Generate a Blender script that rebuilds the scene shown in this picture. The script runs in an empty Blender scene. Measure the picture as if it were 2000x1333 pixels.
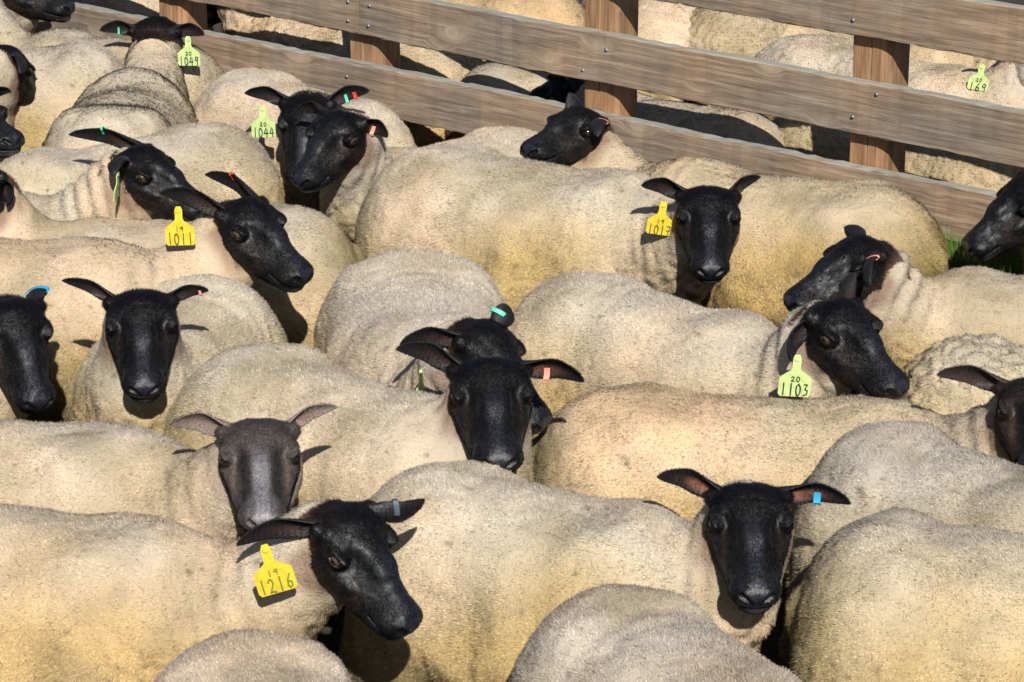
import bpy, math, random
import numpy as np
from mathutils import Vector
R = math.radians
rng = np.random.default_rng(7)
random.seed(7)

# ------------------------------------------------------------------ camera, light, exposure
F_PX, PITCH, CAM_H = 5600.0, 20.0, 3.14           # focal length in pixels of a 2000 px wide picture
scn = bpy.context.scene
cam_d = bpy.data.cameras.new('camera'); cam = bpy.data.objects.new('camera', cam_d)
scn.collection.objects.link(cam); scn.camera = cam
cam.location = (0, 0, CAM_H); cam.rotation_euler = (R(90 - PITCH), 0, 0)
cam_d.sensor_width = 36; cam_d.lens = F_PX / 2000 * 36; cam_d.clip_end = 500; cam_d.clip_start = .05
SUN_EL, SUN_AZ = 37.0, 7.0                       # behind the camera, a little to its right
world = bpy.data.worlds.new('World'); scn.world = world; world.use_nodes = True
nt = world.node_tree; bg = nt.nodes['Background']
sky = nt.nodes.new('ShaderNodeTexSky'); sky.sky_type = 'NISHITA'; sky.sun_disc = False
sky.sun_elevation = R(SUN_EL); sky.sun_rotation = R(180 - SUN_AZ)
nt.links.new(sky.outputs[0], bg.inputs[0]); bg.inputs[1].default_value = .05
sl = bpy.data.lights.new('sun', 'SUN'); sl.energy = 5.0; sl.angle = R(.5); sl.color = (1, .93, .82)
so = bpy.data.objects.new('sun', sl); scn.collection.objects.link(so)
so.rotation_euler = (R(90 - SUN_EL), 0, R(SUN_AZ))
scn.view_settings.view_transform = 'Standard'; scn.view_settings.look = 'None'
scn.view_settings.exposure = 0.47; scn.view_settings.gamma = 1
scn.cycles.max_bounces = 5; scn.cycles.diffuse_bounces = 3

# ------------------------------------------------------------------ picture measurements -> places
cp, sp = math.cos(R(PITCH)), math.sin(R(PITCH))
RIGHT = np.array([1., 0, 0]); SUP = np.array([0, sp, cp]); FWD = np.array([0, cp, -sp]); CAMP = np.array([0, 0, CAM_H])
def ray(px, py): return FWD + RIGHT * (px - 1000) / F_PX - SUP * (py - 666.5) / F_PX
def at_z(px, py, z):
    d = ray(px, py); return CAMP + d * ((z - CAM_H) / d[2])
def at_depth(px, py, dep): return CAMP + ray(px, py) * dep
def depth(p): return float((np.asarray(p) - CAMP) @ FWD)
def pix(p):
    q = np.asarray(p) - CAMP; z = q @ FWD
    return (1000 + F_PX * (q @ RIGHT) / z, 666.5 - F_PX * (q @ SUP) / z)
def reach(p0, px, py, L, sign):
    """the point seen at px,py that lies L away from p0 (nearer the viewer if sign > 0)"""
    d = ray(px, py); d = d / np.linalg.norm(d)
    o = p0 - CAMP; b = o @ d; c = o @ o - L * L; disc = b * b - c
    s = math.sqrt(disc) if disc > 0 else 0.0
    t = b - s if sign > 0 else b + s
    q = CAMP + d * t
    v = q - p0; return p0 + v / np.linalg.norm(v) * L
def nrm(v): v = np.asarray(v, float); return v / max(np.linalg.norm(v), 1e-9)

# ------------------------------------------------------------------ numpy noise
_perm = np.random.default_rng(3).random(4096).astype(np.float32)
def vnoise(p):
    i = np.floor(p).astype(np.int64); f = (p - i).astype(np.float32); f = f * f * (3 - 2 * f)
    def h(dx, dy, dz):
        n = (i[:, 0] + dx) * 73856093 ^ (i[:, 1] + dy) * 19349663 ^ (i[:, 2] + dz) * 83492791
        return _perm[n & 4095]
    x, y, z = f[:, 0], f[:, 1], f[:, 2]
    a = h(0,0,0) * (1-x) + h(1,0,0) * x; b = h(0,1,0) * (1-x) + h(1,1,0) * x
    c = h(0,0,1) * (1-x) + h(1,0,1) * x; d = h(0,1,1) * (1-x) + h(1,1,1) * x
    a = a * (1-y) + b * y; c = c * (1-y) + d * y
    return (a * (1-z) + c * z) * 2 - 1
def fbm(p, n=3):
    s = 0; a = 1.0; t = 0
    for k in range(n): s = s + a * vnoise(p * 2.03 ** k + 17.3 * k); t += a; a *= .5
    return s / t
def sstep(a, b, x): t = np.clip((x - a) / (b - a), 0, 1); return t * t * (3 - 2 * t)

# ------------------------------------------------------------------ implicit surfaces
def smin(a, b, k):
    h = np.clip(.5 + .5 * (b - a) / k, 0, 1); return b + (a - b) * h - k * h * (1 - h)
def smax(a, b, k): return -smin(-a, -b, k)
def ell(P, c, r):
    q = [(P[i] - np.float32(c[i])) / np.float32(r[i]) for i in range(3)]
    k0 = np.sqrt(q[0]**2 + q[1]**2 + q[2]**2)
    k1 = np.sqrt((q[0]/r[0])**2 + (q[1]/r[1])**2 + (q[2]/r[2])**2)
    return k0 * (k0 - 1) / np.maximum(k1, 1e-6)
def cone(P, a, b, ra, rb):
    a = np.asarray(a, np.float32); b = np.asarray(b, np.float32); ab = b - a
    d = [P[i] - a[i] for i in range(3)]
    t = np.clip((d[0]*ab[0] + d[1]*ab[1] + d[2]*ab[2]) / float(ab @ ab), 0, 1)
    q = np.sqrt((d[0]-t*ab[0])**2 + (d[1]-t*ab[1])**2 + (d[2]-t*ab[2])**2)
    return q - (ra + (rb - ra) * t)
def nets(f, org, h):
    ins = f < 0
    nx, ny, nz = f.shape
    C = np.zeros((nx-1, ny-1, nz-1), np.int8)
    for a in (0, 1):
        for b in (0, 1):
            for c in (0, 1): C += ins[a:nx-1+a, b:ny-1+b, c:nz-1+c]
    act = (C > 0) & (C < 8); ci = np.argwhere(act); idx = -np.ones(C.shape, np.int32); idx[act] = np.arange(len(ci))
    acc = np.zeros((len(ci), 3)); cnt = np.zeros(len(ci))
    cor = [(a, b, c) for a in (0,1) for b in (0,1) for c in (0,1)]
    for p in cor:
        for ax in range(3):
            if p[ax]: continue
            q = list(p); q[ax] = 1
            fa = f[ci[:,0]+p[0], ci[:,1]+p[1], ci[:,2]+p[2]]; fb = f[ci[:,0]+q[0], ci[:,1]+q[1], ci[:,2]+q[2]]
            m = (fa < 0) != (fb < 0); t = np.where(m, fa / np.where(m, fa - fb, 1), 0)
            v = np.tile(np.array(p, float), (len(ci), 1)); v[:, ax] = t
            acc[m] += v[m]; cnt[m] += 1
    V = (ci + acc / cnt[:, None]) * h + org
    Q = []
    for ax in range(3):
        o1, o2 = [(1, 2), (2, 0), (0, 1)][ax]
        n = [nx, ny, nz]; sl0 = [slice(1, n[k]-1) for k in range(3)]; sl0[ax] = slice(0, n[ax]-1)
        sl1 = list(sl0); sl1[ax] = slice(1, n[ax])
        A = ins[tuple(sl0)]; B = ins[tuple(sl1)]
        for flip, m in ((False, A & ~B), (True, ~A & B)):
            e = np.argwhere(m)
            if not len(e): continue
            e = e + 1; e[:, ax] -= 1
            def cell(d1, d2):
                k = e.copy(); k[:, o1] -= d1; k[:, o2] -= d2; return idx[k[:,0], k[:,1], k[:,2]]
            q = np.stack([cell(1,1), cell(0,1), cell(0,0), cell(1,0)], 1)
            Q.append(q[:, ::-1] if flip else q)
    return V, np.concatenate(Q)
def grid(lo, hi, h):
    ax = [np.arange(lo[i], hi[i] + h, h, dtype=np.float32) for i in range(3)]
    return np.meshgrid(*ax, indexing='ij', sparse=True), np.asarray(lo, float)
def vnormals(V, Q):
    n = np.cross(V[Q[:,2]] - V[Q[:,0]], V[Q[:,3]] - V[Q[:,1]])
    N = np.zeros_like(V)
    for k in range(4):
        for j in range(3): N[:, j] += np.bincount(Q[:, k], n[:, j], len(V))
    return N / np.maximum(np.linalg.norm(N, axis=1, keepdims=True), 1e-12)

# ------------------------------------------------------------------ materials
def mat(name):
    m = bpy.data.materials.new(name); m.use_nodes = True; t = m.node_tree
    return m, t, t.nodes['Principled BSDF']
def node(t, typ, **kw):
    n = t.nodes.new(typ)
    for k, v in kw.items(): setattr(n, k, v)
    return n
def attr_col(t, name='col'): return node(t, 'ShaderNodeAttribute', attribute_name=name)
def ramp(t, stops):
    r = node(t, 'ShaderNodeValToRGB'); e = r.color_ramp.elements
    while len(e) < len(stops): e.new(.5)
    for q, (p, c) in zip(e, stops): q.position = p; q.color = (*c, 1)
    return r
def plain(name, col, rough=.5, spec=.5):
    m, t, b = mat(name); b.inputs['Base Color'].default_value = (*col, 1); b.inputs['Roughness'].default_value = rough
    b.inputs['Specular IOR Level'].default_value = spec; return m
def fleece_mat():
    m, t, b = mat('fleece'); a = attr_col(t); L = t.links
    L.new(a.outputs['Color'], b.inputs['Base Color']); b.inputs['Roughness'].default_value = .95
    b.inputs['Specular IOR Level'].default_value = .1
    n = node(t, 'ShaderNodeTexNoise'); n.inputs['Scale'].default_value = 130; n.inputs['Detail'].default_value = 4
    co = node(t, 'ShaderNodeTexCoord'); L.new(co.outputs['Object'], n.inputs['Vector'])
    bu = node(t, 'ShaderNodeBump'); bu.inputs['Strength'].default_value = .6; bu.inputs['Distance'].default_value = .006
    L.new(n.outputs['Fac'], bu.inputs['Height']); L.new(bu.outputs[0], b.inputs['Normal'])
    return m
def strand_mat():
    m, t, b = mat('wool strands'); a = attr_col(t); L = t.links
    t.nodes.remove(b); out = t.nodes['Material Output']
    d = node(t, 'ShaderNodeBsdfDiffuse'); tr = node(t, 'ShaderNodeBsdfTranslucent'); mx = node(t, 'ShaderNodeMixShader')
    L.new(a.outputs['Color'], d.inputs['Color']); L.new(a.outputs['Color'], tr.inputs['Color'])
    sn = attr_col(t, 'sn'); ge = node(t, 'ShaderNodeNewGeometry')
    mv = node(t, 'ShaderNodeMix', data_type='VECTOR'); mv.inputs['Factor'].default_value = .7
    L.new(ge.outputs['Normal'], mv.inputs['A']); L.new(sn.outputs['Vector'], mv.inputs['B'])
    nz = node(t, 'ShaderNodeVectorMath', operation='NORMALIZE'); L.new(mv.outputs['Result'], nz.inputs[0])
    L.new(nz.outputs[0], d.inputs['Normal'])
    mx.inputs[0].default_value = .28
    L.new(d.outputs[0], mx.inputs[1]); L.new(tr.outputs[0], mx.inputs[2]); L.new(mx.outputs[0], out.inputs[0])
    return m
def face_mat():
    m, t, b = mat('short face hair'); a = attr_col(t); L = t.links
    co = node(t, 'ShaderNodeTexCoord')
    n1 = node(t, 'ShaderNodeTexNoise'); n1.inputs['Scale'].default_value = 420; n1.inputs['Detail'].default_value = 3
    L.new(co.outputs['Object'], n1.inputs['Vector'])
    mp = node(t, 'ShaderNodeMapRange'); mp.inputs['From Min'].default_value = .3; mp.inputs['From Max'].default_value = .7
    mp.inputs['To Min'].default_value = .45; mp.inputs['To Max'].default_value = 1.6
    L.new(n1.outputs['Fac'], mp.inputs['Value'])
    mu = node(t, 'ShaderNodeVectorMath', operation='SCALE'); L.new(a.outputs['Color'], mu.inputs[0]); L.new(mp.outputs[0], mu.inputs['Scale'])
    L.new(mu.outputs[0], b.inputs['Base Color'])
    rg = attr_col(t, 'wet'); mr = node(t, 'ShaderNodeMapRange'); mr.inputs['To Min'].default_value = .58; mr.inputs['To Max'].default_value = .34
    L.new(rg.outputs['Fac'], mr.inputs['Value']); L.new(mr.outputs[0], b.inputs['Roughness'])
    b.inputs['Specular IOR Level'].default_value = .42
    b.inputs['Sheen Weight'].default_value = .05; b.inputs['Sheen Tint'].default_value = (.6, .7, 1, 1); b.inputs['Sheen Roughness'].default_value = .4
    bu = node(t, 'ShaderNodeBump'); bu.inputs['Strength'].default_value = .55; bu.inputs['Distance'].default_value = .0022
    L.new(n1.outputs['Fac'], bu.inputs['Height']); L.new(bu.outputs[0], b.inputs['Normal'])
    return m
def wood_mat(name, warm):
    m, t, b = mat(name); L = t.links
    co = node(t, 'ShaderNodeTexCoord'); oi = node(t, 'ShaderNodeObjectInfo')
    of = node(t, 'ShaderNodeVectorMath', operation='SCALE'); of.inputs[0].default_value = (3.1, 0, 1.7); L.new(oi.outputs['Random'], of.inputs['Scale'])
    ad = node(t, 'ShaderNodeVectorMath', operation='ADD'); L.new(co.outputs['Object'], ad.inputs[0]); L.new(of.outputs[0], ad.inputs[1])
    # knots: sparse elongated cells that bend the grain
    kv = node(t, 'ShaderNodeVectorMath', operation='MULTIPLY'); kv.inputs[1].default_value = (3.2, 0, 7.5); L.new(ad.outputs[0], kv.inputs[0])
    vo = node(t, 'ShaderNodeTexVoronoi'); vo.inputs['Scale'].default_value = 1; L.new(kv.outputs[0], vo.inputs['Vector'])
    kr = ramp(t, [(.0, (1, 1, 1)), (.1, (.6, .6, .6)), (.26, (0, 0, 0))]); L.new(vo.outputs['Distance'], kr.inputs[0])
    st = node(t, 'ShaderNodeVectorMath', operation='MULTIPLY'); st.inputs[1].default_value = (2.2, 14, 34); L.new(ad.outputs[0], st.inputs[0])
    ks = node(t, 'ShaderNodeVectorMath', operation='SCALE'); ks.inputs[0].default_value = (0, 0, 1.6); L.new(kr.outputs[0], ks.inputs['Scale'])
    s2 = node(t, 'ShaderNodeVectorMath', operation='ADD'); L.new(st.outputs[0], s2.inputs[0]); L.new(ks.outputs[0], s2.inputs[1])
    n1 = node(t, 'ShaderNodeTexNoise'); n1.inputs['Scale'].default_value = 1.6; n1.inputs['Detail'].default_value = 8; n1.inputs['Roughness'].default_value = .68; n1.inputs['Distortion'].default_value = .5
    L.new(s2.outputs[0], n1.inputs['Vector'])
    wv = node(t, 'ShaderNodeTexWave', wave_type='BANDS', bands_direction='Z'); wv.inputs['Scale'].default_value = .55; wv.inputs['Distortion'].default_value = 5; wv.inputs['Detail'].default_value = 3; wv.inputs['Detail Scale'].default_value = .5
    L.new(s2.outputs[0], wv.inputs['Vector'])
    n2 = node(t, 'ShaderNodeTexNoise'); n2.inputs['Scale'].default_value = 2.4; n2.inputs['Detail'].default_value = 4; L.new(ad.outputs[0], n2.inputs['Vector'])
    if warm: c = [(.3, (.13, .075, .04)), (.5, (.27, .165, .09)), (.7, (.36, .24, .14))]
    else:    c = [(.30, (.10, .084, .066)), (.5, (.215, .175, .138)), (.72, (.34, .295, .24))]
    r1 = ramp(t, c); L.new(n1.outputs['Fac'], r1.inputs[0])
    g = ramp(t, [(.36, (.58, .66, .74)), (.64, (1.2, 1.0, .86))]); L.new(n2.outputs['Fac'], g.inputs[0])
    m1 = node(t, 'ShaderNodeMix', data_type='RGBA', blend_type='MULTIPLY'); m1.inputs['Factor'].default_value = .75
    L.new(r1.outputs[0], m1.inputs['A']); L.new(g.outputs[0], m1.inputs['B'])
    rw = ramp(t, [(.0, (.7, .67, .64)), (.12, (1, 1, 1))]); L.new(wv.outputs['Fac'], rw.inputs[0])
    m2 = node(t, 'ShaderNodeMix', data_type='RGBA', blend_type='MULTIPLY'); m2.inputs['Factor'].default_value = .6
    L.new(m1.outputs['Result'], m2.inputs['A']); L.new(rw.outputs[0], m2.inputs['B'])
    kn = node(t, 'ShaderNodeMix', data_type='RGBA'); kn.inputs['B'].default_value = (.40, .33, .24, 1)
    km = node(t, 'ShaderNodeMath', operation='MULTIPLY'); km.inputs[1].default_value = .55; L.new(kr.outputs[0], km.inputs[0])
    L.new(km.outputs[0], kn.inputs['Factor']); L.new(m2.outputs['Result'], kn.inputs['A'])
    # bleached upper edge, its lit look also painted into the top faces
    ge = node(t, 'ShaderNodeNewGeometry'); sx = node(t, 'ShaderNodeSeparateXYZ'); L.new(ge.outputs['True Normal'], sx.inputs[0])
    tp = node(t, 'ShaderNodeMapRange'); tp.inputs['From Min'].default_value = .5; tp.inputs['From Max'].default_value = .9; tp.inputs['To Max'].default_value = .75
    L.new(sx.outputs['Z'], tp.inputs['Value'])
    tm = node(t, 'ShaderNodeMix', data_type='RGBA'); tm.inputs['B'].default_value = (.27, .29, .27, 1)
    L.new(tp.outputs[0], tm.inputs['Factor']); L.new(kn.outputs['Result'], tm.inputs['A'])
    L.new(tm.outputs['Result'], b.inputs['Base Color'])
    b.inputs['Roughness'].default_value = .62; b.inputs['Specular IOR Level'].default_value = .35
    bu = node(t, 'ShaderNodeBump'); bu.inputs['Strength'].default_value = .8; bu.inputs['Distance'].default_value = .004
    L.new(n1.outputs['Fac'], bu.inputs['Height']); L.new(bu.outputs[0], b.inputs['Normal'])
    return m
def ground_mat():
    m, t, b = mat('trampled ground'); L = t.links
    co = node(t, 'ShaderNodeTexCoord')
    n1 = node(t, 'ShaderNodeTexNoise'); n1.inputs['Scale'].default_value = 3; n1.inputs['Detail'].default_value = 8; L.new(co.outputs['Object'], n1.inputs['Vector'])
    r = ramp(t, [(.35, (.02, .017, .012)), (.5, (.032, .027, .017)), (.68, (.03, .04, .014))]); L.new(n1.outputs['Fac'], r.inputs[0])
    L.new(r.outputs[0], b.inputs['Base Color']); b.inputs['Roughness'].default_value = .95
    n2 = node(t, 'ShaderNodeTexNoise'); n2.inputs['Scale'].default_value = 60; n2.inputs['Detail'].default_value = 5; L.new(co.outputs['Object'], n2.inputs['Vector'])
    bu = node(t, 'ShaderNodeBump'); bu.inputs['Strength'].default_value = .8; bu.inputs['Distance'].default_value = .02
    L.new(n2.outputs['Fac'], bu.inputs['Height']); L.new(bu.outputs[0], b.inputs['Normal'])
    return m
def hair_mat():
    m, t, b = mat('face hair'); a = attr_col(t); L = t.links; L.new(a.outputs['Color'], b.inputs['Base Color'])
    sn = attr_col(t, 'sn'); ge = node(t, 'ShaderNodeNewGeometry')
    mv = node(t, 'ShaderNodeMix', data_type='VECTOR'); mv.inputs['Factor'].default_value = .7
    L.new(ge.outputs['Normal'], mv.inputs['A']); L.new(sn.outputs['Vector'], mv.inputs['B'])
    nz = node(t, 'ShaderNodeVectorMath', operation='NORMALIZE'); L.new(mv.outputs['Result'], nz.inputs[0]); L.new(nz.outputs[0], b.inputs['Normal'])
    b.inputs['Roughness'].default_value = .36; b.inputs['Specular IOR Level'].default_value = .20; b.inputs['Specular Tint'].default_value = (.72, .84, 1, 1)
    return m
M_FLEECE, M_STRAND, M_FACE, M_HAIR = fleece_mat(), strand_mat(), face_mat(), hair_mat()
M_RAIL, M_POST, M_GROUND = wood_mat('weathered rail timber', False), wood_mat('treated post timber', True), ground_mat()
M_NAIL = plain('galvanised nail', (.2, .23, .28), .5); M_NAIL.node_tree.nodes['Principled BSDF'].inputs['Metallic'].default_value = .8
def plastic(name, col):
    m, t, b = mat(name); L = t.links; n = node(t, 'ShaderNodeTexNoise'); n.inputs['Scale'].default_value = 60; n.inputs['Detail'].default_value = 4
    co = node(t, 'ShaderNodeTexCoord'); L.new(co.outputs['Object'], n.inputs['Vector'])
    r = ramp(t, [(.3, tuple(c * .78 for c in col)), (.55, col)]); L.new(n.outputs['Fac'], r.inputs[0]); L.new(r.outputs[0], b.inputs['Base Color'])
    b.inputs['Roughness'].default_value = .42; return m
PL = {'lime': plastic('lime plastic', (.47, .61, .25)), 'yellow': plastic('yellow plastic', (.70, .52, .045)),
      'pink': plastic('pink plastic', (.85, .3, .22)), 'blue': plastic('blue plastic', (.03, .34, .62)), 'teal': plastic('teal plastic', (.06, .55, .36)),
      'red': plastic('red plastic', (.75, .06, .04)), 'grey': plastic('grey plastic', (.06, .08, .11))}
M_INK = plain('marker ink', (.015, .025, .05), .6); M_INKF = plain('faded marker ink', (.16, .2, .03), .7)
M_INKY = plain('half faded marker ink', (.07, .09, .03), .7)
M_EYE = None
def eye_mat():
    m, t, b = mat('eyeball'); a = attr_col(t); t.links.new(a.outputs['Color'], b.inputs['Base Color'])
    b.inputs['Roughness'].default_value = .08; b.inputs['Specular IOR Level'].default_value = .6; return m
M_EYE = eye_mat()

# ------------------------------------------------------------------ mesh helper
def mesh_obj(name, V, F, mats, parent=None, loc=(0,0,0), col=None, extra=None, fmat=None, smooth=True, link=True):
    """V (n,3); F: list of int arrays (m,k)"""
    V = np.asarray(V, np.float32); F = [np.asarray(f, np.int32) for f in (F if isinstance(F, list) else [F]) if len(f)]
    me = bpy.data.meshes.new(name); me.vertices.add(len(V)); me.vertices.foreach_set('co', V.ravel())
    idx = np.concatenate([f.ravel() for f in F]); tot = np.concatenate([np.full(len(f), f.shape[1], np.int32) for f in F])
    me.loops.add(len(idx)); me.loops.foreach_set('vertex_index', idx)
    me.polygons.add(len(tot)); st = np.concatenate([[0], np.cumsum(tot)[:-1]]).astype(np.int32)
    me.polygons.foreach_set('loop_start', st); me.polygons.foreach_set('loop_total', tot)
    me.polygons.foreach_set('use_smooth', np.full(len(tot), smooth))
    if fmat is not None: me.polygons.foreach_set('material_index', np.asarray(fmat, np.int32))
    for m in (mats if isinstance(mats, (list, tuple)) else [mats]): me.materials.append(m)
    if col is not None:
        a = me.attributes.new('col', 'FLOAT_COLOR', 'POINT'); c = np.ones((len(V), 4), np.float32); c[:, :3] = col; a.data.foreach_set('color', c.ravel())
    for k, v in (extra or {}).items():
        v = np.asarray(v, np.float32)
        if v.ndim == 1: a = me.attributes.new(k, 'FLOAT', 'POINT'); a.data.foreach_set('value', v)
        else: a = me.attributes.new(k, 'FLOAT_VECTOR', 'POINT'); a.data.foreach_set('vector', v.ravel())
    me.update(); me.validate()
    o = bpy.data.objects.new(name, me); o.location = loc
    if parent is not None: o.parent = parent
    if link: scn.collection.objects.link(o)
    return o
def tag_props(o, label=None, cat=None, group=None, kind=None):
    for k, v in (('label', label), ('category', cat), ('group', group), ('kind', kind)):
        if v: o[k] = v
def box_mesh(lo, hi, bev=0):
    lo, hi = np.array(lo, float), np.array(hi, float)
    V = np.array([[(lo, hi)[a][0], (lo, hi)[b][1], (lo, hi)[c][2]] for a in (0,1) for b in (0,1) for c in (0,1)])
    F = np.array([[0,1,3,2],[4,6,7,5],[0,4,5,1],[2,3,7,6],[0,2,6,4],[1,5,7,3]])
    return V, F

# ------------------------------------------------------------------ the head (local: x to the nose, y left, z up; poll at the origin)
POLL_L = np.array([-.004, 0, -.004]); NOSE_L = np.array([.283, 0, -.088])
EYE_L = np.array([.082, .0635, -.036]); EYE_W = 1.2
def head_mesh(h=.003):
    P, org = grid((-.1, -.1, -.2), (.31, .1, .05), h)
    y = np.abs(P[1]); S = [P[0], y, P[2]]
    f = ell(P, (.045, 0, -.05), (.066, .062, .062))                                 # cranium
    f = smin(f, cone(P, (.05, 0, -.035), (.14, 0, -.036), .05, .043), .03)            # forehead
    f = smin(f, ell(S, (.066, .046, -.028), (.04, .024, .026)), .018)                   # brows
    f = smin(f, cone(P, (.10, 0, -.026), (.245, 0, -.047), .027, .020), .014)         # nose bridge
    f = smin(f, cone(S, (.06, .03, -.098), (.2, .014, -.103), .044, .025), .03)       # jaw
    f = smin(f, cone(P, (.07, 0, -.075), (.22, 0, -.08), .061, .039), .03)            # middle of the face
    f = smin(f, ell(P, (.247, 0, -.073), (.038, .046, .034)), .02)                     # muzzle
    f = smin(f, ell(S, (.262, .014, -.058), (.019, .017, .015)), .014)                  # nostril wings
    f = smin(f, ell(P, (.237, 0, -.107), (.037, .034, .018)), .008)                    # chin / lower lip
    f = smin(f, cone(S, (.012, .03, -.035), (.012, .062, -.025), .032, .018), .02)     # ear roots
    f = smin(f, cone(P, (.02, 0, -.08), (-.08, 0, -.12), .058, .07), .03)               # into the neck
    f = smin(f, ell(S, (.10, .05, -.070), (.05, .014, .012)), .016)                   # cheekbone
    f = smax(f, -ell(S, (.15, .052, -.018), (.06, .014, .016)), .03)                  # hollow beside the nose
    # eye: lids around the ball, opened by a slit
    ex, ey, ez = EYE_L
    f = smin(f, ell(S, (ex, ey - .003, ez), (.0235, .0175, .0185)), .006)
    ca, sa = .88, .47; Y2 = (y - ey) * ca + (P[2] - ez) * sa; Z2 = -(y - ey) * sa + (P[2] - ez) * ca; X2 = P[0] - ex
    f = smin(f, ell([X2, Y2, Z2 - .0135], (0, .006, 0), (.027, .014, .0065)), .008)         # upper lid and brow edge
    f = smax(f, -ell([X2 - .002, Y2, Z2], (0, .016, 0), (.0165, .014, .0080)), .002)
    f = smax(f, -ell([X2 - .026, Y2, Z2 + .006], (0, .012, 0), (.014, .006, .0035)), .004)   # tear duct
    # nostrils (comma shaped), the groove between them, the mouth
    n1 = cone(S, (.289, .006, -.073), (.276, .027, -.056), .0042, .0066)
    f = smax(f, -n1, .003)
    f = smax(f, -cone(P, (.291, 0, -.066), (.286, 0, -.092), .0022, .002), .003)
    mz = -.0925 + .09 * np.maximum(.262 - P[0], 0) * .35 + .25 * y * .4
    slab = np.abs(P[2] - mz) - .0022
    slab = np.maximum(slab, .205 - P[0])
    f = smax(f, -slab, .004)
    V, Q = nets(f, org, h)
    N = vnormals(V, Q)
    V = V + N * (fbm(V * 45) * .0013 + np.abs(vnoise(V * np.array([50, 120, 50]) + 9)) * -.0011)[:, None]
    V[:, 1] *= 1.2
    return V, Q
HV, HQ = head_mesh(); HQ_MASK = HV[:, 0] > -.06
HN = vnormals(HV, HQ)
HEAD_KEEP = HQ[(HV[HQ][:, :, 0] > -.05).all(1)]

def head_colors(style, seed):
    x, y, z = HV[:, 0], np.abs(HV[:, 1]), HV[:, 2]
    base = {'black': (.0045, .0045, .006), 'brown': (.018, .0135, .013), 'grey': (.058, .05, .05), 'white': (.6, .56, .52)}[style]
    edge = {'black': (.1, .052, .034), 'brown': (.17, .1, .07), 'grey': (.26, .19, .15), 'white': (.6, .5, .42)}[style]
    c = np.tile(np.array(base), (len(HV), 1))
    n = fbm(HV * 22 + seed * 9.1); n2 = fbm(HV * 60 + seed * 3.3)
    brown = {'black': (.019, .0115, .0095), 'brown': (.075, .042, .03), 'grey': (.15, .115, .10), 'white': (.5, .42, .36)}[style]
    w = np.clip(.5 + n * 1.5, 0, 1) * sstep(.13, .02, x) * .15                         # crown and cheeks browner
    w = np.maximum(w, sstep(-.06, -.11, z + n * .02) * sstep(.16, .05, x) * 1.3)
    w = np.maximum(w, np.exp(-((y - .06) / .008) ** 2) * sstep(.09, .12, x) * sstep(.2, .15, x) * .9)
    w = np.clip(w, 0, 1.2)
    w = np.maximum(w, np.exp(-((x - .09)**2 + (y - .06)**2 + (z + .055)**2) / .0007) * .6)
    c = c * (1 - w[:, None]) + np.array(brown) * w[:, None]
    e = sstep(.045, -.02, x + n * .02 + (z + .05) * .25) * (.12 + .88 * sstep(-.035, -.075, z))
    c = c * (1 - e[:, None]) + np.array(edge) * e[:, None]
    if style != 'white':                                                              # sheen of nose bridge and muzzle painted in as paler bluish hair
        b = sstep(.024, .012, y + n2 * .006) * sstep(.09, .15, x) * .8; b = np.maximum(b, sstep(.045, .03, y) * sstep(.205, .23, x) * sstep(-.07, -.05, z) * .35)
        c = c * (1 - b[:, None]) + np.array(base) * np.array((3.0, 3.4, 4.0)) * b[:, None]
        b = np.exp(-((y - .037) / .011) ** 2) * sstep(.07, .12, x) * sstep(.23, .2, x) * .6; c = c * (1 - b[:, None])
    nose = sstep(.25, .272, x) * sstep(.03, .018, y)
    if style == 'white': c = c * (1 - nose[:, None]) + np.array((.09, .06, .06)) * nose[:, None]
    c = c * (1 + .25 * n2)[:, None]
    wet = np.clip(sstep(.258, .282, x) + .25 * sstep(.03, .012, y) * sstep(.1, .15, x), 0, 1)
    A_, B_ = np.array((.289, .0065, -.073)), np.array((.276, .030, -.056)); Pq = np.stack([x, y, z], 1)
    tt = np.clip(((Pq - A_) @ (B_ - A_)) / ((B_ - A_) @ (B_ - A_)), 0, 1); dn = np.linalg.norm(Pq - A_ - tt[:, None] * (B_ - A_), axis=1)
    lip = sstep(-.088, -.1, z) * sstep(.19, .24, x)
    if style != 'white': c = c * (1 - .5 * lip[:, None]) + np.array((.055, .05, .052)) * .5 * lip[:, None]
    hole = sstep(.0085, .0055, dn); mzc = -.0925 + .09 * np.maximum(.262 - x, 0) * .35 + .1 * y / 1.2
    hole = np.maximum(hole, sstep(.0035, .0015, np.abs(z - mzc)) * (x > .205)); c = c * (1 - .85 * hole[:, None])
    ew = EYE_L * np.array((1, EYE_W, 1)); de = np.linalg.norm((Pq - ew) / np.array((1.25, 1, 1)), axis=1)
    c = c * (1 - .6 * sstep(.024, .017, de))[:, None]
    return np.clip(c, .0015, 1), wet

def eye_mesh():
    V = []; F = []; nu, nv = 20, 14
    for j in range(nv + 1):
        th = math.pi * j / nv
        for i in range(nu):
            a = 2 * math.pi * i / nu; V.append((math.sin(th) * math.cos(a), math.cos(th), math.sin(th) * math.sin(a)))
    for j in range(nv):
        for i in range(nu): F.append((j*nu+i, (j+1)*nu+i, (j+1)*nu+(i+1) % nu, j*nu+(i+1) % nu))
    V = np.array(V); F = np.array(F)[:, ::-1]
    r = np.hypot(V[:, 0], V[:, 2]); c = np.tile(np.array((.07, .038, .014)), (len(V), 1))
    c[r > .75] = (.05, .035, .03)
    c[(np.abs(V[:, 2]) < .24) & (np.abs(V[:, 0]) < .5)] = (.004, .004, .004)
    return V, F, c
EV, EF, EC = eye_mesh()

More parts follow.
